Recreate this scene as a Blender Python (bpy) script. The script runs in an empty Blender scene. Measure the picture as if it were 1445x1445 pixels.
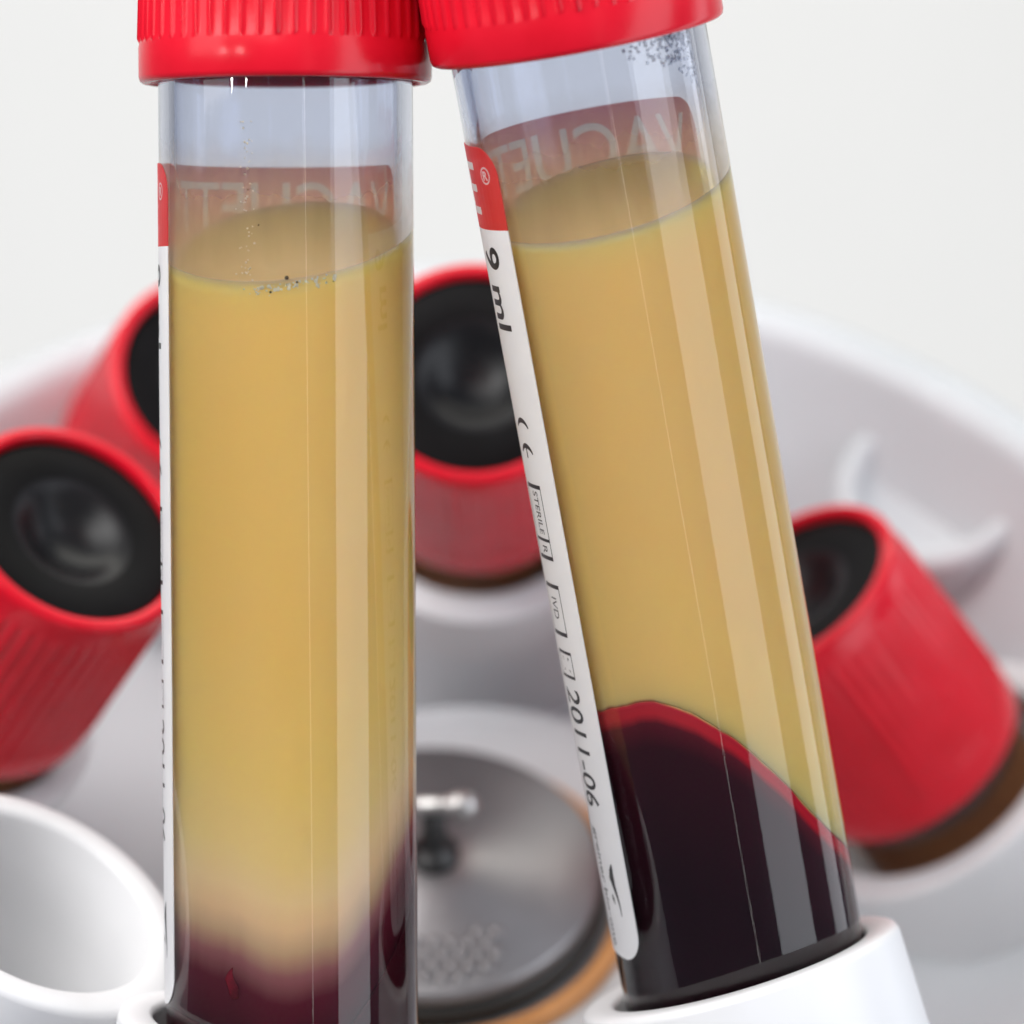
import bpy, bmesh, math, random
from mathutils import Vector, Matrix
from math import sin, cos, pi, radians as rad, sqrt

MM = 0.001                      # all shapes below are written in millimetres
scene = bpy.context.scene
random.seed(7)

# ------------------------------------------------------------------ camera
PITCH = rad(42.0)
RGT = Vector((1, 0, 0))
FWD = Vector((0, cos(PITCH), -sin(PITCH)))
UPV = Vector((0, sin(PITCH), cos(PITCH)))
EYE = Vector((6.8, -201.7, 216.8))          # mm; the middle of the hub plate is the origin

def spot(right, up, depth):
    """A point of the bench given in mm along the slanted direction the tubes face."""
    return EYE + RGT * right + UPV * up + FWD * depth

cam_d = bpy.data.cameras.new('camera')
cam = bpy.data.objects.new('camera', cam_d)
scene.collection.objects.link(cam)
scene.camera = cam
cam.matrix_world = Matrix((
    (RGT.x, UPV.x, -FWD.x, EYE.x * MM),
    (RGT.y, UPV.y, -FWD.y, EYE.y * MM),
    (RGT.z, UPV.z, -FWD.z, EYE.z * MM),
    (0, 0, 0, 1)))
cam_d.sensor_width = 36
cam_d.lens = 36 * 5560 / 1445
cam_d.clip_start = 0.01
cam_d.clip_end = 50
cam_d.dof.use_dof = True
cam_d.dof.focus_distance = 0.2445
cam_d.dof.aperture_fstop = 24

# ------------------------------------------------------------------ room light
world = bpy.data.worlds.new('World')
scene.world = world
world.use_nodes = True
bg = world.node_tree.nodes['Background']
bg.inputs[0].default_value = (0.70, 0.76, 1.0, 1)
bg.inputs[1].default_value = 0.18

scene.view_settings.view_transform = 'Standard'
scene.view_settings.look = 'None'
scene.view_settings.exposure = 0
scene.view_settings.gamma = 1
scene.cycles.use_denoising = True
scene.cycles.max_bounces = 14
scene.cycles.transmission_bounces = 12
scene.cycles.transparent_max_bounces = 12
scene.cycles.caustics_refractive = True
scene.cycles.caustics_reflective = False
scene.cycles.sample_clamp_indirect = 6

MID = spot(4, 0, 250)

def lamp(name, where, target, size, size_y, radiance, color=(1, 1, 1), shape='RECTANGLE', roll=0.0, spread=180):
    d = bpy.data.lights.new(name, 'AREA')
    d.shape = shape
    d.size = size * MM
    if shape in ('RECTANGLE', 'ELLIPSE'):
        d.size_y = size_y * MM
        area = size * size_y * MM * MM
    else:
        area = pi * (size * MM / 2) ** 2
    d.energy = radiance * pi * area
    d.color = color
    d.spread = rad(spread)
    o = bpy.data.objects.new(name, d)
    scene.collection.objects.link(o)
    z = (where - target).normalized()
    x = UPV.cross(z)
    if x.length < 1e-3: x = RGT.copy()
    x.normalize()
    y = z.cross(x)
    m = Matrix(((x.x, y.x, z.x), (x.y, y.y, z.y), (x.z, y.z, z.z))) @ Matrix.Rotation(roll, 3, 'Z')
    o.matrix_world = Matrix.Translation(where * MM) @ m.to_4x4()
    return o

def around(deg, elev, dist, frm=MID):
    """deg to the right of the camera's direction, elev above it"""
    a, e = rad(deg), rad(elev)
    return frm + (RGT * sin(a) * cos(e) - FWD * cos(a) * cos(e) + UPV * sin(e)) * dist

lamp('overhead_softbox', MID + Vector((-230, 60, 480)), MID + Vector((0, 30, -20)), 480, 420, 2.8, (1.0, 0.985, 0.96))
lamp('window_panel', around(61, -3, 330), MID, 200, 700, 2.8, (0.90, 0.94, 1.0))
lamp('narrow_window_panel', around(112, -3, 330), MID, 100, 600, 2.0, (0.92, 0.95, 1.0))
lamp('front_softbox', around(-62, 22, 420), MID, 200, 260, 2.2, (1, 1, 1))
lamp('camera_side_fill', around(-30, 38, 280), MID, 250, 165, 4.6, (1.0, 0.99, 0.975))  # added fill that brightens the serum and labels from the front
lamp('streak_strip', around(18, 0, 420), MID, 5, 520, 4.5, (1, 0.98, 0.95), roll=rad(7))  # added strip lamp, makes the thin streak along the glass
for a in (-34, -47):
    lamp('bulb', around(a, 7.3, 330), MID, 12, 12, 110, (1, 0.98, 0.96), 'DISK')
lamp('backdrop_fill_above', spot(0, 620, 420), spot(0, 60, 900), 800, 300, 4.15, (1.0, 0.978, 0.885))  # pair of lamps added to lift the backdrop to an even white
lamp('backdrop_fill_below', spot(0, -620, 420), spot(0, -60, 900), 800, 300, 4.15, (1.0, 0.978, 0.885))

# ------------------------------------------------------------------ materials
def mat(name, color, rough=0.4, **kw):
    m = bpy.data.materials.new(name); m.use_nodes = True
    nt = m.node_tree; p = nt.nodes['Principled BSDF']
    p.inputs['Base Color'].default_value = (*color, 1)
    p.inputs['Roughness'].default_value = rough
    for k, v in kw.items():
        p.inputs[k.replace('_', ' ')].default_value = v
    return m

def add_noise(m, scale, c1, c2, bump=0.0, bscale=None, rough=None, detail=4, stretch=None, dist=0.00005):
    nt = m.node_tree; p = nt.nodes['Principled BSDF']
    tc = nt.nodes.new('ShaderNodeTexCoord')
    mp = nt.nodes.new('ShaderNodeMapping')
    if stretch: mp.inputs['Scale'].default_value = stretch
    nt.links.new(tc.outputs['Object'], mp.inputs[0])
    n = nt.nodes.new('ShaderNodeTexNoise'); n.inputs['Scale'].default_value = scale; n.inputs['Detail'].default_value = detail
    nt.links.new(mp.outputs[0], n.inputs['Vector'])
    r = nt.nodes.new('ShaderNodeValToRGB')
    r.color_ramp.elements[0].position = 0.3; r.color_ramp.elements[1].position = 0.7
    r.color_ramp.elements[0].color = (*c1, 1); r.color_ramp.elements[1].color = (*c2, 1)
    nt.links.new(n.outputs['Fac'], r.inputs[0]); nt.links.new(r.outputs[0], p.inputs['Base Color'])
    if rough:
        mr = nt.nodes.new('ShaderNodeMapRange')
        mr.inputs['To Min'].default_value, mr.inputs['To Max'].default_value = rough
        nt.links.new(n.outputs['Fac'], mr.inputs[0]); nt.links.new(mr.outputs[0], p.inputs['Roughness'])
    if bump:
        n2 = nt.nodes.new('ShaderNodeTexNoise'); n2.inputs['Scale'].default_value = bscale or scale * 3; n2.inputs['Detail'].default_value = 3
        nt.links.new(mp.outputs[0], n2.inputs['Vector'])
        b = nt.nodes.new('ShaderNodeBump'); b.inputs['Strength'].default_value = bump; b.inputs['Distance'].default_value = dist
        nt.links.new(n2.outputs['Fac'], b.inputs['Height']); nt.links.new(b.outputs[0], p.inputs['Normal'])
    return m

M_RED = add_noise(mat('red_plastic', (0.70, 0.007, 0.022), 0.25, Specular_IOR_Level=0.34), 260, (0.64, 0.006, 0.019), (0.72, 0.008, 0.025), 0.12, 2600, (0.12, 0.34))
M_BLACK = add_noise(mat('black_rubber', (0.005, 0.005, 0.005), 0.5, Specular_IOR_Level=0.1), 300, (0.004, 0.004, 0.004), (0.006, 0.006, 0.0065), 0.2, 2500, (0.36, 0.46))
M_DIMPLE = mat('polished_rubber', (0.006, 0.006, 0.007), 0.36, Specular_IOR_Level=0.28)
M_WHITE = add_noise(mat('white_plastic', (0.80, 0.80, 0.79), 0.32), 60, (0.69, 0.69, 0.70), (0.77, 0.77, 0.78), 0.2, 700, (0.22, 0.5))
M_ROTOR = add_noise(mat('rotor_plastic', (0.72, 0.70, 0.68), 0.4), 40, (0.52, 0.545, 0.56), (0.58, 0.60, 0.62), 0.1, 700, (0.35, 0.5))
M_PAPER = add_noise(mat('label_paper', (0.86, 0.86, 0.87), 0.5), 500, (0.88, 0.88, 0.90), (0.92, 0.92, 0.935), 0.2, 3000)
M_HEAD = add_noise(mat('label_red_ink', (0.80, 0.02, 0.025), 0.4), 500, (0.78, 0.02, 0.022), (0.83, 0.026, 0.03))
M_HEADIN = add_noise(mat('label_red_reverse', (0.70, 0.42, 0.44), 0.5), 300, (0.70, 0.47, 0.49), (0.76, 0.54, 0.56))
M_PAPERIN = mat('label_reverse', (0.62, 0.58, 0.55), 0.6)
M_LETIN = mat('letter_reverse', (0.9, 0.86, 0.84), 0.6)
M_INK = mat('black_ink', (0.012, 0.012, 0.014), 0.45)
M_WINK = mat('white_ink', (0.85, 0.85, 0.85), 0.45)
M_STEEL = add_noise(mat('brushed_steel', (0.3, 0.29, 0.295), 0.38, Metallic=0.85), 90, (0.25, 0.24, 0.245), (0.33, 0.32, 0.325), 0.2, 900, (0.32, 0.46))
M_CHROME = mat('polished_steel', (0.75, 0.75, 0.74), 0.15, Metallic=1.0)
M_DARKSTEEL = mat('dark_steel', (0.06, 0.06, 0.06), 0.4, Metallic=0.8)
M_SATIN = mat('satin_steel', (0.55, 0.54, 0.53), 0.32, Metallic=1.0)
M_GASKET = mat('dark_gasket', (0.02, 0.018, 0.015), 0.5)
M_ORANGE = add_noise(mat('orange_seal', (0.55, 0.24, 0.07), 0.5), 200, (0.5, 0.21, 0.06), (0.6, 0.27, 0.09))
M_SHEET = add_noise(mat('backdrop_paper', (0.86, 0.86, 0.855), 0.9), 30, (0.855, 0.855, 0.85), (0.865, 0.865, 0.86))

def film(m, through, weight, kind='ShaderNodeBsdfTranslucent'):
    nt = m.node_tree; p = nt.nodes['Principled BSDF']; out = [n for n in nt.nodes if n.type == 'OUTPUT_MATERIAL'][0]
    t = nt.nodes.new(kind); t.inputs[0].default_value = (*through, 1)
    x = nt.nodes.new('ShaderNodeMixShader'); x.inputs[0].default_value = weight
    nt.links.new(p.outputs[0], x.inputs[1]); nt.links.new(t.outputs[0], x.inputs[2]); nt.links.new(x.outputs[0], out.inputs[0])
film(M_HEADIN, (1.0, 0.90, 0.92), 0.72, 'ShaderNodeBsdfTransparent')
film(M_HEAD, (1.0, 0.52, 0.55), 0.5, 'ShaderNodeBsdfTransparent')
film(M_WINK, (1, 1, 1), 0.5, 'ShaderNodeBsdfTransparent')
film(M_LETIN, (1, 0.99, 0.98), 0.7, 'ShaderNodeBsdfTransparent')
film(M_PAPER, (1, 1, 1), 0.25)
film(M_PAPERIN, (1, 1, 1), 0.5)

def glass_mat(name, tint, rough=0.0, bump=True):
    m = bpy.data.materials.new(name); m.use_nodes = True
    nt = m.node_tree; nt.nodes.clear()
    out = nt.nodes.new('ShaderNodeOutputMaterial')
    g = nt.nodes.new('ShaderNodeBsdfGlass'); g.inputs['IOR'].default_value = 1.47
    g.inputs['Color'].default_value = (*tint, 1); g.inputs['Roughness'].default_value = rough
    nt.links.new(g.outputs[0], out.inputs[0])
    if bump:      # faint lengthwise drawing lines of moulded tubing
        tc = nt.nodes.new('ShaderNodeTexCoord'); mp = nt.nodes.new('ShaderNodeMapping')
        mp.inputs['Scale'].default_value = (1, 1, 0.05)
        n = nt.nodes.new('ShaderNodeTexNoise'); n.inputs['Scale'].default_value = 420; n.inputs['Detail'].default_value = 2
        b = nt.nodes.new('ShaderNodeBump'); b.inputs['Strength'].default_value = 0.35; b.inputs['Distance'].default_value = 0.00003
        nt.links.new(tc.outputs['Object'], mp.inputs[0]); nt.links.new(mp.outputs[0], n.inputs['Vector'])
        nt.links.new(n.outputs['Fac'], b.inputs['Height']); nt.links.new(b.outputs[0], g.inputs['Normal'])
    return m
M_GLASS = glass_mat('tube_plastic_clear', (0.985, 0.987, 0.99))
M_INNER = glass_mat('tinted_inner_wall', (0.77, 0.80, 0.885))
def tint_height(m):      # grey-blue wall tint stands in for a dimmer background, fading out below the cap
    nt = m.node_tree; g = [n for n in nt.nodes if n.type == 'BSDF_GLASS'][0]
    tc = nt.nodes.new('ShaderNodeTexCoord'); sx = nt.nodes.new('ShaderNodeSeparateXYZ'); mr = nt.nodes.new('ShaderNodeMapRange')
    nz = nt.nodes.new('ShaderNodeTexNoise'); nz.inputs['Scale'].default_value = 300
    ad = nt.nodes.new('ShaderNodeMath'); ad.operation = 'MULTIPLY_ADD'; ad.inputs[1].default_value = 0.0012
    mr.inputs['From Min'].default_value = 0.0752; mr.inputs['From Max'].default_value = 0.0780
    mx = nt.nodes.new('ShaderNodeMix'); mx.data_type = 'RGBA'
    mx.inputs[6].default_value = (0.97, 0.975, 0.99, 1); mx.inputs[7].default_value = (0.79, 0.82, 0.90, 1)
    nt.links.new(tc.outputs['Object'], sx.inputs[0]); nt.links.new(tc.outputs['Object'], nz.inputs['Vector'])
    nt.links.new(nz.outputs['Fac'], ad.inputs[0]); nt.links.new(sx.outputs['Z'], ad.inputs[2])
    nt.links.new(ad.outputs[0], mr.inputs[0]); nt.links.new(mr.outputs[0], mx.inputs[0])
    nt.links.new([o for o in mx.outputs if o.type == 'RGBA'][0], g.inputs['Color'])
tint_height(M_INNER)
def amber_veil(m):      # milky amber wall film, painted for the serum's haze and glow above the liquid
    nt = m.node_tree; g = [n for n in nt.nodes if n.type == 'BSDF_GLASS'][0]; out = [n for n in nt.nodes if n.type == 'OUTPUT_MATERIAL'][0]
    tc = nt.nodes.new('ShaderNodeTexCoord'); sx = nt.nodes.new('ShaderNodeSeparateXYZ'); mr = nt.nodes.new('ShaderNodeMapRange')
    mp = nt.nodes.new('ShaderNodeMapping'); mp.inputs['Scale'].default_value = (1, 1, 0.25)
    nz = nt.nodes.new('ShaderNodeTexNoise'); nz.inputs['Scale'].default_value = 420; nz.inputs['Detail'].default_value = 3
    ad = nt.nodes.new('ShaderNodeMath'); ad.operation = 'MULTIPLY_ADD'; ad.inputs[1].default_value = -0.0030
    mr.inputs['From Min'].default_value = 0.0770; mr.inputs['From Max'].default_value = 0.0688
    mr.inputs['To Min'].default_value = 0.0; mr.inputs['To Max'].default_value = 0.7
    d = nt.nodes.new('ShaderNodeBsdfDiffuse'); d.inputs[0].default_value = (1.0, 0.74, 0.38, 1)
    t = nt.nodes.new('ShaderNodeBsdfTranslucent'); t.inputs[0].default_value = (1.0, 0.78, 0.46, 1)
    a = nt.nodes.new('ShaderNodeMixShader'); a.inputs[0].default_value = 0.35
    x = nt.nodes.new('ShaderNodeMixShader')
    nt.links.new(tc.outputs['Object'], sx.inputs[0]); nt.links.new(tc.outputs['Object'], mp.inputs[0]); nt.links.new(mp.outputs[0], nz.inputs['Vector'])
    nt.links.new(nz.outputs['Fac'], ad.inputs[0]); nt.links.new(sx.outputs['Z'], ad.inputs[2]); nt.links.new(ad.outputs[0], mr.inputs[0])
    nt.links.new(mr.outputs[0], x.inputs[0]); nt.links.new(d.outputs[0], a.inputs[1]); nt.links.new(t.outputs[0], a.inputs[2])
    nt.links.new(g.outputs[0], x.inputs[1]); nt.links.new(a.outputs[0], x.inputs[2]); nt.links.new(x.outputs[0], out.inputs[0])
amber_veil(M_INNER)
M_DROP = glass_mat('water_drop', (0.95, 0.96, 1.0), 0.05, False)
def milky(m, w):
    nt = m.node_tree; out = [n for n in nt.nodes if n.type == 'OUTPUT_MATERIAL'][0]; g = [n for n in nt.nodes if n.type == 'BSDF_GLASS'][0]
    d = nt.nodes.new('ShaderNodeBsdfDiffuse'); d.inputs[0].default_value = (0.9, 0.91, 0.94, 1)
    x = nt.nodes.new('ShaderNodeMixShader'); x.inputs[0].default_value = w
    nt.links.new(g.outputs[0], x.inputs[1]); nt.links.new(d.outputs[0], x.inputs[2]); nt.links.new(x.outputs[0], out.inputs[0])
milky(M_DROP, 0.2)
M_PALE = mat('pale_bead', (0.80, 0.82, 0.86), 0.15)  # pale colour stands in for backdrop light refracted in the drops
M_FOAM = mat('foam_bead', (0.85, 0.74, 0.55), 0.2)
M_SPECK = mat('dark_bubble_edge', (0.10, 0.07, 0.04), 0.2)

def liquid_mat(name, stops, streak=0.5, sss=0.15, scale=0.0015):
    """colour follows the settling depth written on the mesh (attribute 'settle')"""
    m = bpy.data.materials.new(name); m.use_nodes = True
    nt = m.node_tree; p = nt.nodes['Principled BSDF']
    at = nt.nodes.new('ShaderNodeAttribute'); at.attribute_name = 'settle'
    tc = nt.nodes.new('ShaderNodeTexCoord'); mp = nt.nodes.new('ShaderNodeMapping')
    mp.inputs['Scale'].default_value = (1, 1, 0.22)
    n = nt.nodes.new('ShaderNodeTexNoise'); n.inputs['Scale'].default_value = 260; n.inputs['Detail'].default_value = 3
    nt.links.new(tc.outputs['Object'], mp.inputs[0]); nt.links.new(mp.outputs[0], n.inputs['Vector'])
    n2 = nt.nodes.new('ShaderNodeTexNoise'); n2.inputs['Scale'].default_value = 75; n2.inputs['Detail'].default_value = 2
    nt.links.new(mp.outputs[0], n2.inputs['Vector'])
    s = nt.nodes.new('ShaderNodeMath'); s.operation = 'MULTIPLY_ADD'
    s.inputs[1].default_value = streak * 0.05; nt.links.new(n.outputs['Fac'], s.inputs[0]); 
    a2 = nt.nodes.new('ShaderNodeMath'); a2.operation = 'SUBTRACT'; a2.inputs[1].default_value = streak * 0.025
    nt.links.new(at.outputs['Fac'], a2.inputs[0]); nt.links.new(a2.outputs[0], s.inputs[2])
    r = nt.nodes.new('ShaderNodeValToRGB')
    e = r.color_ramp.elements
    while len(e) < len(stops): e.new(0.5)
    for el, (pos, c) in zip(e, stops): el.position = pos; el.color = (*c, 1)
    nt.links.new(s.outputs[0], r.inputs[0])
    hs = nt.nodes.new('ShaderNodeHueSaturation'); sr = nt.nodes.new('ShaderNodeMapRange')      # cloudy wisps: paler and stronger amber
    sr.inputs['From Min'].default_value = 0.3; sr.inputs['From Max'].default_value = 0.7
    sr.inputs['To Min'].default_value = 0.95; sr.inputs['To Max'].default_value = 1.06
    nt.links.new(n2.outputs['Fac'], sr.inputs[0]); nt.links.new(sr.outputs[0], hs.inputs['Saturation'])
    nt.links.new(r.outputs[0], hs.inputs['Color']); nt.links.new(hs.outputs[0], p.inputs['Base Color'])
    p.inputs['Roughness'].default_value = 0.3
    p.inputs['Specular IOR Level'].default_value = 0.05
    p.inputs['Subsurface Weight'].default_value = sss
    p.inputs['Subsurface Radius'].default_value = (1.0, 0.95, 0.8)
    p.inputs['Subsurface Scale'].default_value = scale
    return m

def S(r, g, b):
    f = lambda v: ((v / 255 + 0.055) / 1.055) ** 2.4 if v > 10 else v / 255 / 12.92
    return (f(r), f(g), f(b))
# settle: 0 = top of the serum, 0.5 = boundary to the cells, 1 = deep in the cells
STOPS_L = [(0.0, (.95, .60, .17)), (0.20, (.97, .645, .20)), (0.32, (.97, .675, .28)), (0.38, (.94, .675, .36)), (0.42, (.84, .59, .34)),
           (0.455, (.60, .41, .25)), (0.49, (.32, .13, .13)), (0.53, (.11, .013, .024)), (0.62, (.038, .004, .008)), (1.0, (.014, .003, .005))]
STOPS_R = [(0.0, (.97, .60, .20)), (0.22, (.97, .62, .20)), (0.493, (.97, .60, .20)),
           (0.502, (.50, .012, .028)), (0.534, (.50, .010, .022)), (0.562, (.10, .006, .014)), (0.63, (.032, .004, .009)), (1.0, (.014, .003, .006))]
M_SER_L = liquid_mat('cloudy_serum', STOPS_L, 0.9, 1.0, 0.0035)
M_CEL_L = liquid_mat('mixed_blood_cells', STOPS_L, 0.9, 0.15, 0.0015)
M_SER_R = liquid_mat('settled_serum', STOPS_R, 0.7, 1.0, 0.0035)
M_CEL_R = liquid_mat('settled_blood_cells', STOPS_R, 0.7, 0.4, 0.0015)
M_CLOT = add_noise(mat('clot', (0.3, 0.01, 0.03), 0.4, Specular_IOR_Level=0.1), 700, (0.03, 0.002, 0.005), (0.20, 0.008, 0.02))
M_MENISC = mat('serum_surface', (1.0, 0.60, 0.15), 0.12, Specular_IOR_Level=0.12, Subsurface_Weight=1.0, Subsurface_Scale=0.009, Subsurface_Radius=(1.0, 0.75, 0.3))

# ------------------------------------------------------------------ mesh helpers
col = scene.collection
def new_obj(name, verts, faces, m, parent=None, smooth=True, attr=None, mats=None, fmat=None):
    me = bpy.data.meshes.new(name)
    me.from_pydata([(v[0] * MM, v[1] * MM, v[2] * MM) for v in verts], [], faces)
    for mm in (mats or [m]): me.materials.append(mm)
    if fmat: me.polygons.foreach_set('material_index', fmat)
    if smooth: me.polygons.foreach_set('use_smooth', [True] * len(me.polygons))
    if attr:
        a = me.attributes.new('settle', 'FLOAT', 'POINT'); a.data.foreach_set('value', attr)
    me.update()
    o = bpy.data.objects.new(name, me); col.objects.link(o)
    if parent: o.parent = parent
    return o

def lathe(profile, n=96, rmod=None, closed=False):
    """profile: list of (r, z); r == 0 ends become single points"""
    V, Fc, rings = [], [], []
    for k, (r, z) in enumerate(profile):
        if r <= 1e-6:
            rings.append([len(V)]); V.append((0, 0, z))
        else:
            ids = []
            for i in range(n):
                a = 2 * pi * i / n
                rr = r * 1.0 if not rmod else rmod(r, z, a, k)
                ids.append(len(V)); V.append((rr * sin(a), -rr * cos(a), z))
            rings.append(ids)
    pairs = list(zip(rings[:-1], rings[1:]))
    if closed: pairs.append((rings[-1], rings[0]))
    for A, B in pairs:
        for i in range(n):
            j = (i + 1) % n
            if len(A) == 1 and len(B) == 1: continue
            if len(A) == 1: Fc.append((A[0], B[j], B[i]))
            elif len(B) == 1: Fc.append((A[i], A[j], B[0]))
            else: Fc.append((A[i], A[j], B[j], B[i]))
    return V, Fc

def recalc(o):
    bm = bmesh.new(); bm.from_mesh(o.data); bmesh.ops.recalc_face_normals(bm, faces=bm.faces); bm.to_mesh(o.data); bm.free()
    return o

def empty(name, loc, n=Vector((0, 0, 1)), spin=0.0, label=None, cat=None, group=None):
    """an Empty at loc (mm) whose z runs along n and whose -y faces the front of the bench"""
    o = bpy.data.objects.new(name, None); col.objects.link(o)
    z = n.normalized()
    y = (FWD - z * FWD.dot(z)).normalized()
    x = y.cross(z)
    m = Matrix(((x.x, y.x, z.x), (x.y, y.y, z.y), (x.z, y.z, z.z))) @ Matrix.Rotation(spin, 3, 'Z')
    o.matrix_world = Matrix.Translation(loc * MM) @ m.to_4x4()
    o.empty_display_size = 0.005
    if label: o['label'] = label
    if cat: o['category'] = cat
    if group: o['group'] = group
    return o

# ------------------------------------------------------------------ backdrop
def arc(cx, cz, r, a0, a1, n):
    return [(cx + r * cos(rad(a0 + (a1 - a0) * i / n)), cz + r * sin(rad(a0 + (a1 - a0) * i / n))) for i in range(n + 1)]

V, Fc = [], []
for j in range(2):
    for i in range(2):
        p = spot(-900 + 1800 * i, -800 + 1600 * j, 900)
        V.append(p)
o = new_obj('backdrop', V, [(0, 1, 3, 2)], M_SHEET); o['kind'] = 'structure'

# ------------------------------------------------------------------ rotor
rotor = empty('centrifuge_rotor', Vector((0, 0, -20)), Vector((0, 0, 1)), 0,
              'round white centrifuge rotor bowl with a steel plate at its hub, behind the tubes', 'centrifuge rotor')
rotor.matrix_world = Matrix.Translation(Vector((1.0, 0, -20)) * MM)
prof = [(0, 16.6), (17.2, 16.6), (17.6, 17.2), (18.6, 17.8)] + [(19.6, 16.8), (21, 13), (24, 9.5), (30, 8.5), (38, 9.5), (44, 12.5), (49, 18), (52.5, 24), (55, 28.6)] \
     + arc(57.6, 28.2, 2.6, 150, -20, 8) + [(60.5, 22), (61, 0), (60, -30), (0, -30)]
V, Fc = lathe(prof, 128)
recalc(new_obj('bowl', V, Fc, M_ROTOR, rotor)).location = (0.0025, 0, 0)
# orange seal ring, dark gasket, steel plate
V, Fc = lathe([(15.4, 17.0)] + arc(16.1, 16.9, 0.9, 180, 0, 8) + [(17.0, 16.5)], 96)
seal = new_obj('seal_ring', V, Fc, M_ORANGE, rotor); seal.location = (0.0002, -0.0010, 0); seal.scale = (0.865, 0.865, 1)
V, Fc = lathe([(0, 17.1), (15.0, 17.1), (15.2, 17.4), (15.2, 18.3), (15.0, 18.6), (0, 18.6)], 96)
gk = recalc(new_obj('gasket', V, Fc, M_GASKET, rotor)); gk.location = (-0.0003, -0.0006, 0); gk.scale = (0.87, 0.87, 1)
V, Fc = lathe([(0, 18.7), (14.4, 18.7), (14.8, 19.0), (14.8, 19.8), (14.4, 20.1), (5.5, 20.3), (5.2, 20.5), (0, 20.5)], 96)
plate = recalc(new_obj('hub_plate', V, Fc, M_STEEL, rotor)); plate.location = (-0.0003, -0.0006, 0); plate.scale = (0.86, 0.86, 1)
sv, sf = lathe([(0.72, 0)] + [(0.72 * cos(rad(a)), 0.46 * sin(rad(a))) for a in (25, 50, 72)] + [(0, 0.46)], 12)
stud_me = None
k = 0
for iy in range(-9, 1):
    for ix in range(-9, 10):
        x = 0.5 + ix * 1.5 + (0.75 if iy % 2 else 0); y = -1.2 + iy * 1.3
        if not (8.6 < sqrt(x * x + y * y) < 13.4) or y > -5.5 or x > 6.4: continue
        if stud_me is None:
            o = new_obj('stud', sv, sf, M_STEEL, plate); stud_me = o.data
        else:
            o = bpy.data.objects.new('stud', stud_me); col.objects.link(o); o.parent = plate
        o.location = (x * MM, y * MM, 20.15 * MM)
# spindle nut with cross pin
V, Fc = lathe([(1.9, 20.3), (1.9, 21.2), (1.7, 21.5), (1.1, 21.6), (0.9, 22.2), (0.9, 25.6), (0, 25.8)], 40)
knob = recalc(new_obj('knob', V, Fc, M_DARKSTEEL, rotor))
V, Fc = lathe([(0, -3.6), (0.75, -3.5), (0.8, 0.4)] + [(1.3 * cos(rad(t)), 1.7 + 1.3 * sin(rad(t))) for t in range(-50, 86, 15)] + [(0, 3.0)], 32)
V = [(z + 0.4, x * 0.85, y * 0.85 + 26.0) for x, y, z in V]
recalc(new_obj('cross_pin', V, Fc, M_SATIN, knob))

# round dished boss on the right of the bowl
V, Fc = lathe([(0, 0.2), (4.6, 0.3), (5.4, 0.6), (5.9, 1.2)] + arc(7.2, 1.6, 1.1, 160, 0, 8) + [(8.3, 0), (8.4, -8), (0, -8)], 72)
o = recalc(new_obj('boss', V, Fc, M_ROTOR, rotor))
o.matrix_local = Matrix.Translation(Vector((40.5, 37.5, 22.9)) * MM) @ Matrix.Rotation(rad(-14), 4, 'Y') @ Matrix.Rotation(rad(14), 4, 'X')

# ------------------------------------------------------------------ cap
NR = 54
def rmod(r, z, a, k):
    return r
def cap_mesh():
    outer = [(8.95, 0.0), (9.12, 0.12), (9.2, 0.4), (9.2, 2.2), (9.16, 2.38)]
    zone = [(9.16, 2.5), (9.14, 2.8), (9.05, 5.5), (8.98, 9), (8.9, 13), (8.84, 16.4), (8.8, 17.0)]
    top = [(8.78, 17.2), (8.76, 17.7)] + arc(8.2, 18.45, 0.56, 10, 90, 5) + [(7.85, 19.0), (7.75, 18.9), (7.7, 18.4), (7.7, 17.0), (8.1, 16.0), (8.12, 8), (8.15, 1.0), (8.3, 0.3), (8.6, 0.0)]
    prof = outer + zone + top
    lo, hi = len(outer), len(outer) + len(zone) - 1
    n = NR * 8
    def f(r, z, a, k):
        if lo < k < hi:
            ph = (a * NR / (2 * pi)) % 1.0
            ridge = max(0.0, cos(2 * pi * ph)) ** 3.5
            seam = 0.22 if a * NR / (2 * pi) % NR < 0.5 or a * NR / (2 * pi) % NR > NR - 0.5 else 0
            return r + (0.24 + seam) * ridge - 0.09
        return r
    return lathe(prof, n, f, closed=True)
CV, CF = cap_mesh()
SV, SF = lathe([(0, 16.5), (1.4, 16.65), (2.5, 17.1), (3.3, 17.75), (3.9, 18.2), (4.5, 18.36), (7.3, 18.4), (7.55, 18.35), (7.68, 18.1), (7.68, 10), (0, 10)], 64)
cap_me = None; stop_me = None
def add_cap(root, z0):
    global cap_me, stop_me
    if cap_me is None:
        c = recalc(new_obj('cap', CV, CF, M_RED, root)); cap_me = c.data
        s = recalc(new_obj('stopper', SV, SF, None, c, mats=[M_BLACK, M_DIMPLE], fmat=[1 if k < 64 * 5 else 0 for k in range(len(SF))])); stop_me = s.data
    else:
        c = bpy.data.objects.new('cap', cap_me); col.objects.link(c); c.parent = root
        s = bpy.data.objects.new('stopper', stop_me); col.objects.link(s); s.parent = c
    c.location = (0, 0, z0 * MM)
    return c

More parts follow.
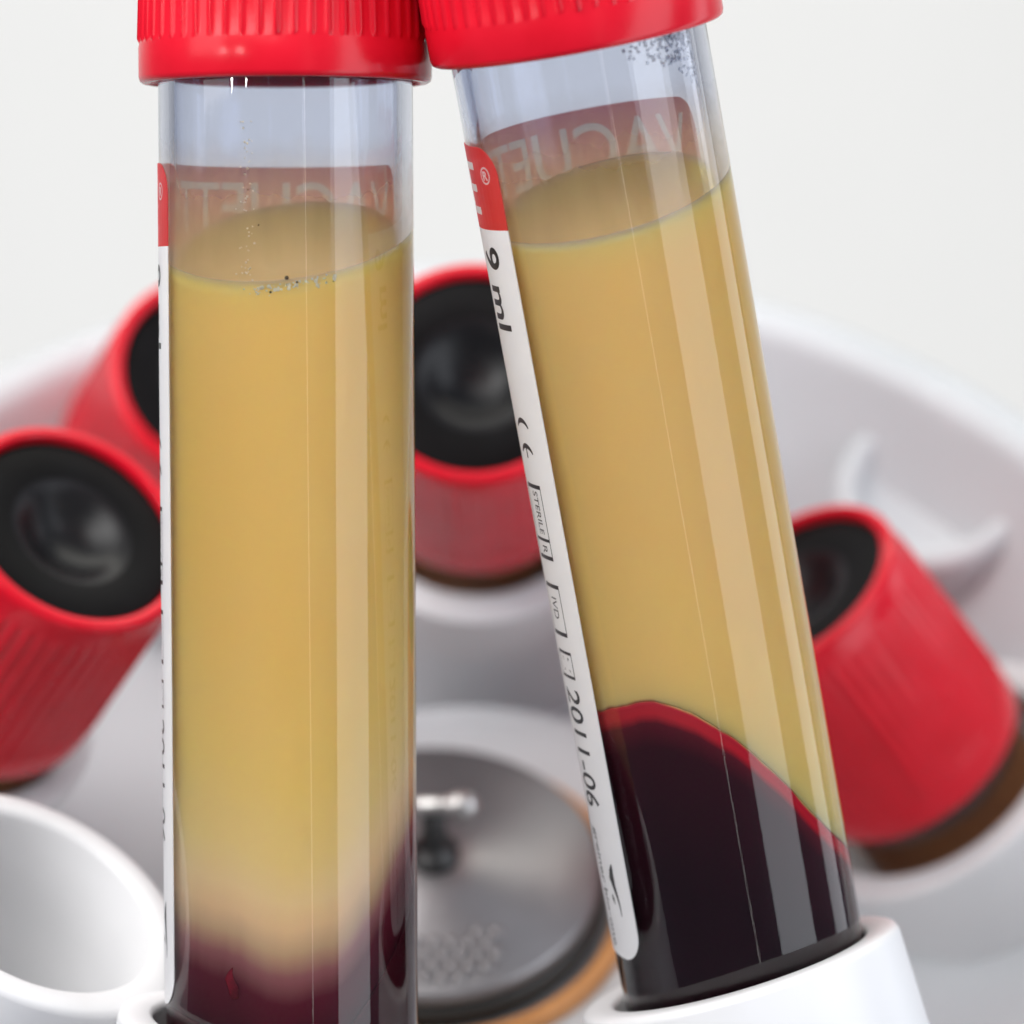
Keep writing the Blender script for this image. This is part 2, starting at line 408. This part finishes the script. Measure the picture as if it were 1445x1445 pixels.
# ------------------------------------------------------------------ holder
def holder_mesh():
    ro, ri = 10.7, 8.45
    p = [(ri, -0.5), (ri + 0.12, -0.15), (ri + 0.4, 0.0), (ro - 0.5, 0.0), (ro - 0.15, -0.15), (ro, -0.5), (ro + 0.1, -9), (ro + 3.6, -26), (ro + 3.0, -36), (3, -38), (0, -38), (0, -35), (5, -34), (ri - 0.2, -28), (ri - 0.05, -6)]
    return p
hv = lathe([q for q in holder_mesh()][:11] , 96)
def holder(root_loc, n, label, group='white tube holders of the rotor'):
    h = empty('tube_holder', root_loc, n, 0, label, 'tube holder', group)
    return h
hold_me = None
def add_sleeve(h):
    global hold_me
    if hold_me is None:
        p = holder_mesh()
        outer = p[:11]; inner = [p[0]] + p[14:10:-1] 
        prof = list(reversed(outer)) + inner[1:]
        prof = [q for q in prof]
        V, Fc = lathe(prof, 96)
        o = recalc(new_obj('sleeve', V, Fc, M_WHITE, h)); hold_me = o.data
    else:
        o = bpy.data.objects.new('sleeve', hold_me); col.objects.link(o); o.parent = h
    return o

# ------------------------------------------------------------------ tube glass
R_OUT, R_IN, TL = 8.0, 7.0, 82.0          # TL: tube bottom to the lower edge of the cap
def glass_mesh():
    out = [(0, 0)] + [(R_OUT * sin(rad(a)), R_OUT - R_OUT * cos(rad(a))) for a in range(10, 91, 10)]
    out += [(R_OUT, z) for z in (20, 40, 60, 80, 92)] + [(7.8, 93), (7.2, 93), (R_IN, 92)]
    inn = [(R_IN, z) for z in (80, 60, 40, 20)] + [(R_IN * sin(rad(a)), R_OUT - R_IN * cos(rad(a))) for a in range(90, 5, -10)] + [(0, R_OUT - R_IN)]
    V, Fc = lathe(out + inn, 160)
    return V, Fc, [1 if k >= 160 * (len(out) - 2) else 0 for k in range(len(Fc))]
GV, GF, GM = glass_mesh()
glass_me = None
def add_glass(root):
    global glass_me
    if glass_me is None:
        o = recalc(new_obj('glass_tube', GV, GF, None, root, mats=[M_GLASS, M_INNER], fmat=GM)); glass_me = o.data
    else:
        o = bpy.data.objects.new('glass_tube', glass_me); col.objects.link(o); o.parent = root
    return o

def interp(tab, x):
    for (x0, y0), (x1, y1) in zip(tab, tab[1:]):
        if x0 <= x <= x1:
            t = (x - x0) / (x1 - x0); t = t * t * (3 - 2 * t) * 0.35 + t * 0.65
            return y0 + (y1 - y0) * t
    return tab[-1][1]

RL = R_IN + 0.02
def add_liquid(root, sm, ax, by, bound, spread, material, off=0.0):
    """sm: depth of the surface below the cap edge; bound: boundary depth by angle; spread: mm per 0.1 of settle"""
    n = 144
    def top_z(x, y, r):
        m = 1.05 * max(0.0, (r / RL - 0.62) / 0.38) ** 3
        return TL - sm + ax * x + by * y + m
    def bz(th):
        d = math.degrees(th) % 360
        if d > 180: d -= 360
        def wrap(v): return v - 360 if v > 180 else v + 360 if v < -180 else v
        d0 = sum(w_ * interp(bound, wrap(d + o_)) for o_, w_ in ((-12, 1), (-6, 2), (0, 3), (6, 2), (12, 1))) / 9
        return TL - d0 - 0.09 * sin(th * 7 + 1.3) - 0.03 * sin(th * 17) - 0.015 * sin(th * 41 + 2)
    # serum: side wall from the boundary to the contact line, then the top surface as its own part
    V, A, Fc = [], [], []
    rows = 60
    for k in range(rows + 1):
        t = k / rows
        t = t ** 1.3
        for i in range(n):
            th = 2 * pi * i / n
            x, y = RL * sin(th), -RL * cos(th)
            b = bz(th); tz = top_z(x, y, RL)
            z = b - off + (tz - b + off) * t
            V.append((x, y, z))
            dist = z - b
            A.append(max(0.0, min(1.0, 0.5 - dist / spread * 0.1)))
    for k in range(rows):
        for i in range(n):
            j = (i + 1) % n
            Fc.append((k * n + i, k * n + j, (k + 1) * n + j, (k + 1) * n + i))
    base = len(V)
    V.append((0, 0, TL - interp(bound, 0) - 2 - off)); A.append(0.5)
    for i in range(n): Fc.append((base, (i + 1) % n, i))
    # surface dish
    prev = [rows * n + i for i in range(n)]
    fm = [0] * len(Fc)
    for rr in (0.985, 0.96, 0.93, 0.89, 0.84, 0.78, 0.7, 0.5, 0.25):
        cur = []
        for i in range(n):
            th = 2 * pi * i / n
            x, y = RL * rr * sin(th), -RL * rr * cos(th)
            cur.append(len(V)); V.append((x, y, top_z(x, y, RL * rr))); A.append(0.0)
        for i in range(n):
            j = (i + 1) % n; Fc.append((prev[i], prev[j], cur[j], cur[i])); fm.append(1 if rr < 0.985 else 0)
        prev = cur
    c = len(V); V.append((0, 0, top_z(0, 0, 0))); A.append(0.0)
    for i in range(n): Fc.append((prev[i], prev[(i + 1) % n], c)); fm.append(1)
    recalc(new_obj('serum', V, Fc, None, root, attr=A, mats=[material[0], M_MENISC], fmat=fm))
    # blood cells: from the boundary down to the round bottom
    V, A, Fc = [], [], []
    zr = [0, 0.25, 0.5, 0.8, 1.1, 1.5, 2, 3, 4, 5, 6.5, 8, 10, 13]
    for dz in zr:
        for i in range(n):
            th = 2 * pi * i / n
            x, y = RL * sin(th), -RL * cos(th); z = bz(th) - off - dz - 0.002
            V.append((x, y, z)); A.append(min(1.0, 0.5 + (off + dz) / spread * 0.1))
    for z in [R_OUT]:
        for i in range(n):
            th = 2 * pi * i / n
            V.append((RL * sin(th), -RL * cos(th), z)); A.append(1.0)
    for a in range(80, 5, -10):
        for i in range(n):
            th = 2 * pi * i / n
            r = RL * sin(rad(a))
            V.append((r * sin(th), -r * cos(th), R_OUT - RL * cos(rad(a)))); A.append(1.0)
    nr = len(V) // n
    for k in range(nr - 1):
        for i in range(n):
            j = (i + 1) % n; Fc.append((k * n + i, (k + 1) * n + i, (k + 1) * n + j, k * n + j))
    b0 = len(V); V.append((0, 0, R_OUT - RL)); A.append(1.0)
    for i in range(n): Fc.append(((nr - 1) * n + i, b0, (nr - 1) * n + (i + 1) % n))
    t0 = len(V); V.append((0, 0, TL - interp(bound, 0) - 2.004 - off)); A.append(0.5)
    for i in range(n): Fc.append((t0, i, (i + 1) % n))
    recalc(new_obj('blood_cells', V, Fc, material[1], root, attr=A))

# ------------------------------------------------------------------ label and printing
def bend(u, s, r, edge):
    """u: mm round the tube to the left of the label's front edge, s: mm below the cap edge"""
    th = rad(edge) - u / R_OUT
    return (r * sin(th), -r * cos(th), TL - s)

LW, LTOP, LHEAD, LBOT = 27.2, 5.0, 10.2, 57.9
def sheet(name, s0, s1, round_top, round_bot, m_out, m_in, parent, edge, r0=8.012, r1=8.07):
    rows = 40 if s1 - s0 > 10 else 24
    ss = [s0 + (s1 - s0) * (k / rows) for k in range(rows + 1)]
    # more rows near rounded ends
    cr = 2.0
    extra = [0.02, 0.08, 0.18, 0.32, 0.5, 0.75, 1.05, 1.4, 1.75]
    if round_top: ss += [s0 + e for e in extra]
    if round_bot: ss += [s1 - e for e in extra]
    ss = sorted(set(ss))
    nu = 64
    V, Fc, fm = [], [], []
    def inset(s):
        d = 99
        if round_top: d = min(d, s - s0)
        if round_bot: d = min(d, s1 - s)
        if d < cr: return cr - sqrt(max(0, cr * cr - (cr - d) ** 2))
        return 0
    for rr in (r0, r1):
        for s in ss:
            i0 = inset(s)
            for c in range(nu + 1):
                V.append(bend(i0 + (LW - 2 * i0) * c / nu, s, rr, edge))
    w = nu + 1; off = w * len(ss)
    for k in range(len(ss) - 1):
        for c in range(nu):
            a = k * w + c
            Fc.append((a, a + 1, a + w + 1, a + w)); fm.append(1)
            Fc.append((off + a, off + a + w, off + a + w + 1, off + a + 1)); fm.append(0)
    for k in range(len(ss) - 1):
        for c in (0, nu):
            a = k * w + c; Fc.append((a, a + w, off + a + w, off + a)); fm.append(0)
    for c in range(nu):
        for k in (0, len(ss) - 1):
            a = k * w + c; Fc.append((a, a + 1, off + a + 1, off + a)); fm.append(0)
    return recalc(new_obj(name, V, Fc, None, parent, smooth=False, mats=[m_out, m_in], fmat=fm))

def text_tris(body, size, extrude_weight=0.0, spacing=1.0):
    cu = bpy.data.curves.new('letters', 'FONT'); cu.body = body; cu.size = size
    cu.offset = extrude_weight; cu.space_character = spacing; cu.resolution_u = 6
    ob = bpy.data.objects.new('letters', cu); col.objects.link(ob)
    dg = bpy.context.evaluated_depsgraph_get(); dg.update()
    me = bpy.data.meshes.new_from_object(ob.evaluated_get(dg))
    bm = bmesh.new(); bm.from_mesh(me)
    bmesh.ops.triangulate(bm, faces=bm.faces)
    for _ in range(4):
        es = [e for e in bm.edges if e.calc_length() > 0.55]
        if not es: break
        bmesh.ops.subdivide_edges(bm, edges=es, cuts=1)
        bmesh.ops.triangulate(bm, faces=bm.faces)
    V = [tuple(v.co) for v in bm.verts]; Fc = [tuple(v.index for v in f.verts) for f in bm.faces]
    bm.free(); bpy.data.objects.remove(ob); bpy.data.curves.remove(cu); bpy.data.meshes.remove(me)
    xs = [v[0] for v in V]; ys = [v[1] for v in V]
    x0, x1, y0 = min(xs), max(xs), 0
    return [((v[0] - x0), v[1]) for v in V], Fc, x1 - x0

def header(root, edge):
    """red film strip whose lettering is left unprinted, so that it lets the light through"""
    from mathutils.geometry import delaunay_2d_cdt
    P, F, w = text_tris('VACUETTE', 3.3 / 0.7, 0.03)
    u0, u1 = 3.0, 25.6
    P = [Vector((u1 - x * (u1 - u0) / w, 9.25 - y)) for x, y in P]
    cnt = {}
    for f in F:
        for a, b in zip(f, f[1:] + f[:1]): cnt[frozenset((a, b))] = cnt.get(frozenset((a, b)), 0) + 1
    tris = [tuple(P[i] for i in f) for f in F]
    cr = 2.0
    out = [Vector((cr - cr * cos(rad(t)), LTOP + cr - cr * sin(rad(t)))) for t in range(0, 91, 9)]
    out += [Vector((cr + 0.5 * k, LTOP)) for k in range(1, int((LW - 2 * cr) / 0.5))]
    out += [Vector((LW - cr + cr * sin(rad(t)), LTOP + cr - cr * cos(rad(t)))) for t in range(0, 91, 9)]
    out += [Vector((LW, LHEAD))] + [Vector((LW - 0.5 * k, LHEAD)) for k in range(1, int(LW / 0.5))] + [Vector((0, LHEAD))]
    no = len(out)
    pts = out + P
    edges = [(i, (i + 1) % no) for i in range(no)] + [tuple(i + no for i in k) for k, c in cnt.items() if c == 1]
    def inside_text(p):
        for a, b, c in tris:
            d1 = (p.x - b.x) * (a.y - b.y) - (a.x - b.x) * (p.y - b.y)
            d2 = (p.x - c.x) * (b.y - c.y) - (b.x - c.x) * (p.y - c.y)
            d3 = (p.x - a.x) * (c.y - a.y) - (c.x - a.x) * (p.y - a.y)
            if not ((d1 < 0 or d2 < 0 or d3 < 0) and (d1 > 0 or d2 > 0 or d3 > 0)): return True
        return False
    for i in range(1, 54):
        for j in range(1, 10):
            p = Vector((i * 0.5, LTOP + j * 0.52))
            if p.x < cr and p.y < LTOP + cr and (p - Vector((cr, LTOP + cr))).length > cr - 0.1: continue
            if p.x > LW - cr and p.y < LTOP + cr and (p - Vector((LW - cr, LTOP + cr))).length > cr - 0.1: continue
            if p.x < LW - 0.1: pts.append(p)
    vs, es, fs, _, _, _ = delaunay_2d_cdt(pts, edges, [tuple(range(no))], 0, 1e-5)
    def inside_out(p):
        n_ = 0
        for a, b in zip(out, out[1:] + out[:1]):
            if (a.y > p.y) != (b.y > p.y) and p.x < (b.x - a.x) * (p.y - a.y) / (b.y - a.y) + a.x: n_ += 1
        return n_ % 2 == 1
    V = [bend(v.x, v.y, 8.07, edge) for v in vs] + [bend(v.x, v.y, 8.012, edge) for v in vs]
    nv = len(vs); Fc, fm, used = [], [], {}
    for f in fs:
        c = sum((vs[i] for i in f), Vector((0, 0))) / len(f)
        if not inside_out(c): continue
        lt = inside_text(c)
        Fc.append(tuple(f)); fm.append(2 if lt else 0)
        Fc.append(tuple(i + nv for i in reversed(f))); fm.append(3 if lt else 1)
        for a, b in zip(f, f[1:] + f[:1]):
            k = frozenset((a, b)); used[k] = None if k in used else (a, b)
    for k, e in used.items():
        if e: Fc.append((e[1], e[0], e[0] + nv, e[1] + nv)); fm.append(0)
    return recalc(new_obj('label_header', V, Fc, None, root, smooth=False, mats=[M_HEAD, M_HEADIN, M_WINK, M_LETIN], fmat=fm))

def print_down(name, body, s0, length, top_u, height, m, parent, edge, weight=0.0, r=8.078):
    """letters that read down the tube, their tops towards the label's front edge"""
    P, Fc, w = text_tris(body, height / 0.7, weight)
    k = length / w
    V = [bend(top_u + height - y, s0 + x * k, r, edge) for x, y in P]
    return new_obj(name, V, Fc, m, parent, smooth=False)

def print_round(name, body, s_base, u0, u1, height, m, parent, edge, weight=0.0, r=8.078):
    """letters that read round the tube"""
    P, Fc, w = text_tris(body, height / 0.7, weight)
    V = [bend(u1 - x * (u1 - u0) / w, s_base - y, r, edge) for x, y in P]
    return new_obj(name, V, Fc, m, parent, smooth=False)

def quads(name, rects, m, parent, edge, r=8.078):
    V, Fc = [], []
    for (u0, s0, u1, s1) in rects:
        n = max(1, int(abs(u1 - u0) / 0.4)); 
        b = len(V)
        for i in range(n + 1):
            u = u0 + (u1 - u0) * i / n
            V += [bend(u, s0, r, edge), bend(u, s1, r, edge)]
        for i in range(n): Fc.append((b + 2 * i, b + 2 * i + 2, b + 2 * i + 3, b + 2 * i + 1))
    return new_obj(name, V, Fc, m, parent, smooth=False)

def strip(pts_w, m, name, parent, edge, r=8.079):
    """a stroke of changing width through (u, s, width) points"""
    V, Fc = [], []
    for i, (u, s, w) in enumerate(pts_w):
        a = pts_w[max(0, i - 1)]; b = pts_w[min(len(pts_w) - 1, i + 1)]
        du, ds = b[0] - a[0], b[1] - a[1]; l = sqrt(du * du + ds * ds) or 1
        nu, ns = -ds / l, du / l
        V += [bend(u + nu * w / 2, s + ns * w / 2, r, edge), bend(u - nu * w / 2, s - ns * w / 2, r, edge)]
    for i in range(len(pts_w) - 1): Fc.append((2 * i, 2 * i + 1, 2 * i + 3, 2 * i + 2))
    return new_obj(name, V, Fc, m, parent, smooth=False)

def box_outline(u0, s0, u1, s1, w, wt):
    return [(u0, s0, u1, s0 + wt), (u0, s1 - wt, u1, s1), (u0, s0, u0 + w, s1), (u1 - w, s0, u1, s1)]

def add_label(root, edge):
    lab = sheet('label', LHEAD + 0.004, LBOT, False, True, M_PAPER, M_PAPERIN, root, edge)
    head = header(root, edge)
    T = 1.75           # tops of the letters, mm in from the front edge
    print_round('registered_mark', 'R', 7.05, 1.10, 1.65, 0.55, M_WINK, head, edge, 0.02, r=8.079)
    ring = [(1.38 + 0.5 * cos(2 * pi * i / 20), 6.78 + 0.5 * sin(2 * pi * i / 20), 0.1) for i in range(21)]
    strip(ring, M_WINK, 'registered_ring', head, edge)
    print_down('volume_lettering', '9 ml', 11.3, 5.3, T - 0.15, 2.25, M_INK, lab, edge, 0.055)
    # CE: two open arcs
    for q, s_c in enumerate((22.7, 24.35)):
        R_ = 1.05
        pts = []
        for i in range(15):
            a = rad(-62 + 124 * i / 14 + 180)
            pts.append((T + R_ - R_ * sin(a) * 1.0 + 0.0, s_c + 0.55 + R_ * cos(a) * 0.85, 0.13 + 0.20 * sin(pi * i / 14)))
        strip(pts, M_INK, 'ce_mark', lab, edge)
        if q: strip([(T + R_, s_c - 0.25, 0.16), (T + R_, s_c + 0.45, 0.16)], M_INK, 'ce_mark', lab, edge)
    w, wt = 0.08, 0.27
    rc = box_outline(T, 26.5, T + 2.4, 31.4, w, wt) + [(T, 30.0, T + 2.4, 30.2)]
    rc += box_outline(T, 33.0, T + 2.4, 36.4, w, wt)
    rc += box_outline(T, 37.4, T + 2.2, 39.2, w, wt * 0.75)
    quads('symbol_boxes', rc, M_INK, lab, edge)
    print_down('sterile_lettering', 'STERILE', 26.95, 2.8, T + 0.6, 0.8, M_INK, lab, edge, 0.0)
    print_down('sterile_lettering', 'R', 30.5, 0.5, T + 0.6, 0.8, M_INK, lab, edge, 0.0)
    print_down('sterile_lettering', 'IVD', 33.9, 1.4, T + 0.7, 0.9, M_INK, lab, edge, 0.0)
    strip([(T + 0.5, 37.85, .09), (T + 1.6, 38.75, .09), (T + 0.5, 38.75, .09), (T + 1.6, 37.85, .09), (T + 0.5, 37.85, .09)], M_INK, 'expiry_symbol', lab, edge)
    print_down('expiry_lettering', '2011-06', 39.9, 7.9, T - 0.1, 2.15, M_INK, lab, edge, 0.02)
    print_down('maker_lettering', 'greiner bio-one', 49.3, 8.0, T + 1.25, 0.72, M_INK, lab, edge, 0.01)
    # swoosh emblem
    sw = [(1.55, 51.4, 0.04), (1.75, 51.9, 0.28), (1.85, 52.4, 0.40), (1.72, 52.9, 0.24), (1.50, 53.6, 0.14), (1.38, 54.2, 0.08), (1.36, 54.9, 0.02)]
    sw = [(u, q, wd * 1.5 + 0.03) for u, q, wd in sw]
    strip(sw, M_INK, 'maker_emblem', lab, edge)
    strip([(2.2, 53.5, 0.05), (2.12, 53.8, 0.30), (2.0, 54.2, 0.04)], M_INK, 'maker_emblem', lab, edge)

def droplets(name, root, spots, mats, share):
    """small flattened beads on the inside wall, one joined part"""
    V, Fc, fm = [], [], []
    for th, s, r, rad_at in spots:
        f0 = len(Fc); which = 0 if random.random() < share else 1
        b = len(V)
        nseg, fl = 8, 0.32
        c = Vector((sin(th), -cos(th), 0)); t = Vector((cos(th), sin(th), 0)); u = Vector((0, 0, 1))
        cen = c * rad_at + u * (TL - s)
        V.append(tuple(cen - c * r * fl))
        for lat in (0.5, 0.85, 1.0):
            for i in range(nseg):
                a = 2 * pi * i / nseg
                rr = r * sin(lat * pi / 2)
                V.append(tuple(cen + t * rr * cos(a) + u * rr * sin(a) - c * r * fl * cos(lat * pi / 2)))
        for i in range(nseg):
            j = (i + 1) % nseg
            Fc.append((b, b + 1 + i, b + 1 + j))
            for q in (0, 1): Fc.append((b + 1 + q * nseg + i, b + 1 + (q + 1) * nseg + i, b + 1 + (q + 1) * nseg + j, b + 1 + q * nseg + j))
        V.append(tuple(cen)); e = len(V) - 1
        for i in range(nseg): Fc.append((b + 1 + 2 * nseg + i, e, b + 1 + 2 * nseg + (i + 1) % nseg))
        fm += [which] * (len(Fc) - f0)
    o = recalc(new_obj(name, V, Fc, None, root, mats=mats, fmat=fm)); o['kind'] = 'stuff'
    return o

# ------------------------------------------------------------------ the two tubes in front
def px(x, y, d):      # photograph proportions turned into bench millimetres
    return spot((x - 722.5) * d / 5560, (722.5 - y) * d / 5560, d)

def axis(img_right, img_up, toward):
    return (RGT * img_right + UPV * img_up - FWD * toward).normalized()

nL = axis(-0.004, cos(rad(3.1)), sin(rad(3.1)))
capL = px(403, 118, 247.5)
tubeL = empty('blood_tube', capL - nL * TL, nL, 0, 'upright blood tube in front on the left, murky boundary between amber serum and dark cells',
              'blood tube', 'two blood tubes standing in front')
nR = axis(-0.180, 0.963, 0.20)
capR = px(815, 57, 243.5)
tubeR = empty('blood_tube', capR - nR * TL, nR, 0, 'leaning blood tube in front on the right, sharp slanted red edge under the amber serum',
              'blood tube', 'two blood tubes standing in front')
bL = [(-180, 53), (-90, 53.8), (-60, 53.6), (-45, 54.0), (-20, 54.9), (0, 56.2), (20, 55.6), (36, 53.8), (50, 51.4), (66, 49.2), (90, 46.5), (130, 47), (180, 54)]
bR = [(-180, 49), (-135, 45), (-90, 42.6), (-60, 41.3), (-46, 40.8), (-23, 40.5), (-4, 41.5), (10, 43.2), (25, 45.7), (44, 49.0), (66, 52.4), (88, 54.6), (135, 53), (180, 49)]
for t, edge, liq in ((tubeL, -63, (10.9, 0.09, 0.36, bL, 4.2, (M_SER_L, M_CEL_L), 4.5)), (tubeR, -53, (10.85, 0.08, 0.20, bR, 2.3, (M_SER_R, M_CEL_R)))):
    add_glass(t)
    add_liquid(t, *liq)
    add_label(t, edge)
    add_cap(t, TL)

# small red clot standing up at the wall of the murky tube
V, Fc = lathe([(0, -2.2), (1.7, -2.0), (2.3, -1.4), (1.9, -0.7), (1.05, -0.25), (0.5, 0.2), (0.28, 0.7), (0.12, 1.1), (0, 1.3)], 28)
V = [(x * 0.16 + 0.18 * sin(z * 2.6), y * 0.03, z * 0.9) for x, y, z in V]
th = rad(-27)
clot = recalc(new_obj('clot', V, Fc, M_CLOT, tubeL))
clot.matrix_local = Matrix.Translation(Vector((7.0 * sin(th), -7.0 * cos(th), TL - 54.9)) * MM) @ Matrix.Rotation(th, 4, 'Z')
# foam specks and condensation on the inner walls
sp = []
for i in range(70):
    f = i / 69
    th = rad(-14 + 40 * f + random.gauss(0, 2.5)); s = 13.1 - 0.9 * f + random.gauss(0, 0.16)
    sp.append((th, s, random.choice((0.04, 0.06, 0.08, 0.13)), 6.965))
for i in range(60):
    th = rad(-16 + random.gauss(0, 2.2)); s = random.uniform(2.5, 12.5)
    sp.append((th, s, random.uniform(0.03, 0.08), 6.965))
droplets('foam_specks', tubeL, [(a, b_, c, 7.09) for a, b_, c, _ in sp], [M_FOAM, M_SPECK], 0.88)
sp = []
for i in range(520):
    th = rad(random.triangular(18, 88, 80)); s = 0.3 + random.random() ** 1.6 * (1.0 + 6.5 * ((math.degrees(th) - 15) / 75) ** 2)
    sp.append((th, s, random.uniform(0.04, 0.13), 6.965))
droplets('condensation', tubeR, sp, [M_PALE, M_DROP], 0.6)

# ------------------------------------------------------------------ holders
h = holder(px(404, 1450, 250.5), axis(0.14, 0.985, 0.08), 'white tube holder under the upright left tube, cut off by the lower edge'); add_sleeve(h)
h = holder(px(1042, 1364, 255.5), axis(-0.29, 0.955, 0.035), 'white tube holder gripping the foot of the leaning right tube'); add_sleeve(h)
h = holder(px(50, 1268, 258), axis(0.457, 0.78, 0.45), 'empty white tube holder with open mouth at the lower left'); add_sleeve(h)

# ------------------------------------------------------------------ capped tubes further back
back = [
    ('blood_tube', px(107, 742, 275), axis(0.46, 0.57, 0.68), 'red capped tube at far left, black stopper with a shiny dimple turned to the viewer', 'white holder around the far left red capped tube'),
    ('blood_tube', px(670, 524, 288), axis(0.00, 0.34, 0.94), 'red capped tube seen between the two front tubes, large black stopper facing the viewer', 'white holder under the capped tube between the two front tubes'),
    ('blood_tube', px(1114, 829, 295), axis(-0.537, 0.68, 0.50), 'ribbed red capped tube leaning in from the right, behind the leaning front tube', 'white holder under the ribbed red cap at the right'),
    ('blood_tube', px(312, 530, 306), axis(0.30, 0.36, 0.88), 'red capped tube mostly hidden behind the upright left tube, pale glints on its rim', 'white holder mostly hidden behind the upright left tube'),
]
M_OLD = add_noise(mat('dark_amber_serum', (0.50, 0.20, 0.09), 0.4, Specular_IOR_Level=0.1), 200, (0.46, 0.18, 0.08), (0.55, 0.23, 0.10))
PV, PF = lathe([(0, 1.0), (4, 2.0), (6.2, 4.6), (7.02, 8), (7.02, 40), (7.02, 79.6), (6.5, 79.3), (0, 79.3)], 64)
plain_me = None
def plain_serum(root):
    global plain_me
    if plain_me is None: plain_me = recalc(new_obj('serum', PV, PF, M_OLD, root)).data
    else:
        o = bpy.data.objects.new('serum', plain_me); col.objects.link(o); o.parent = root
for nm, face, n, lab, hl in back:
    skirt = face - n * 19.0
    t = empty(nm, skirt - n * TL, n, rad(-10), lab, 'blood tube', 'red capped tubes seated in the rotor')
    add_glass(t); add_cap(t, TL); plain_serum(t)
    h = holder(skirt - n * 3.0, n, hl); add_sleeve(h).scale = (1.0, 1.0, 1.0) if 'far left' in hl else (1.14, 1.14, 1.0)
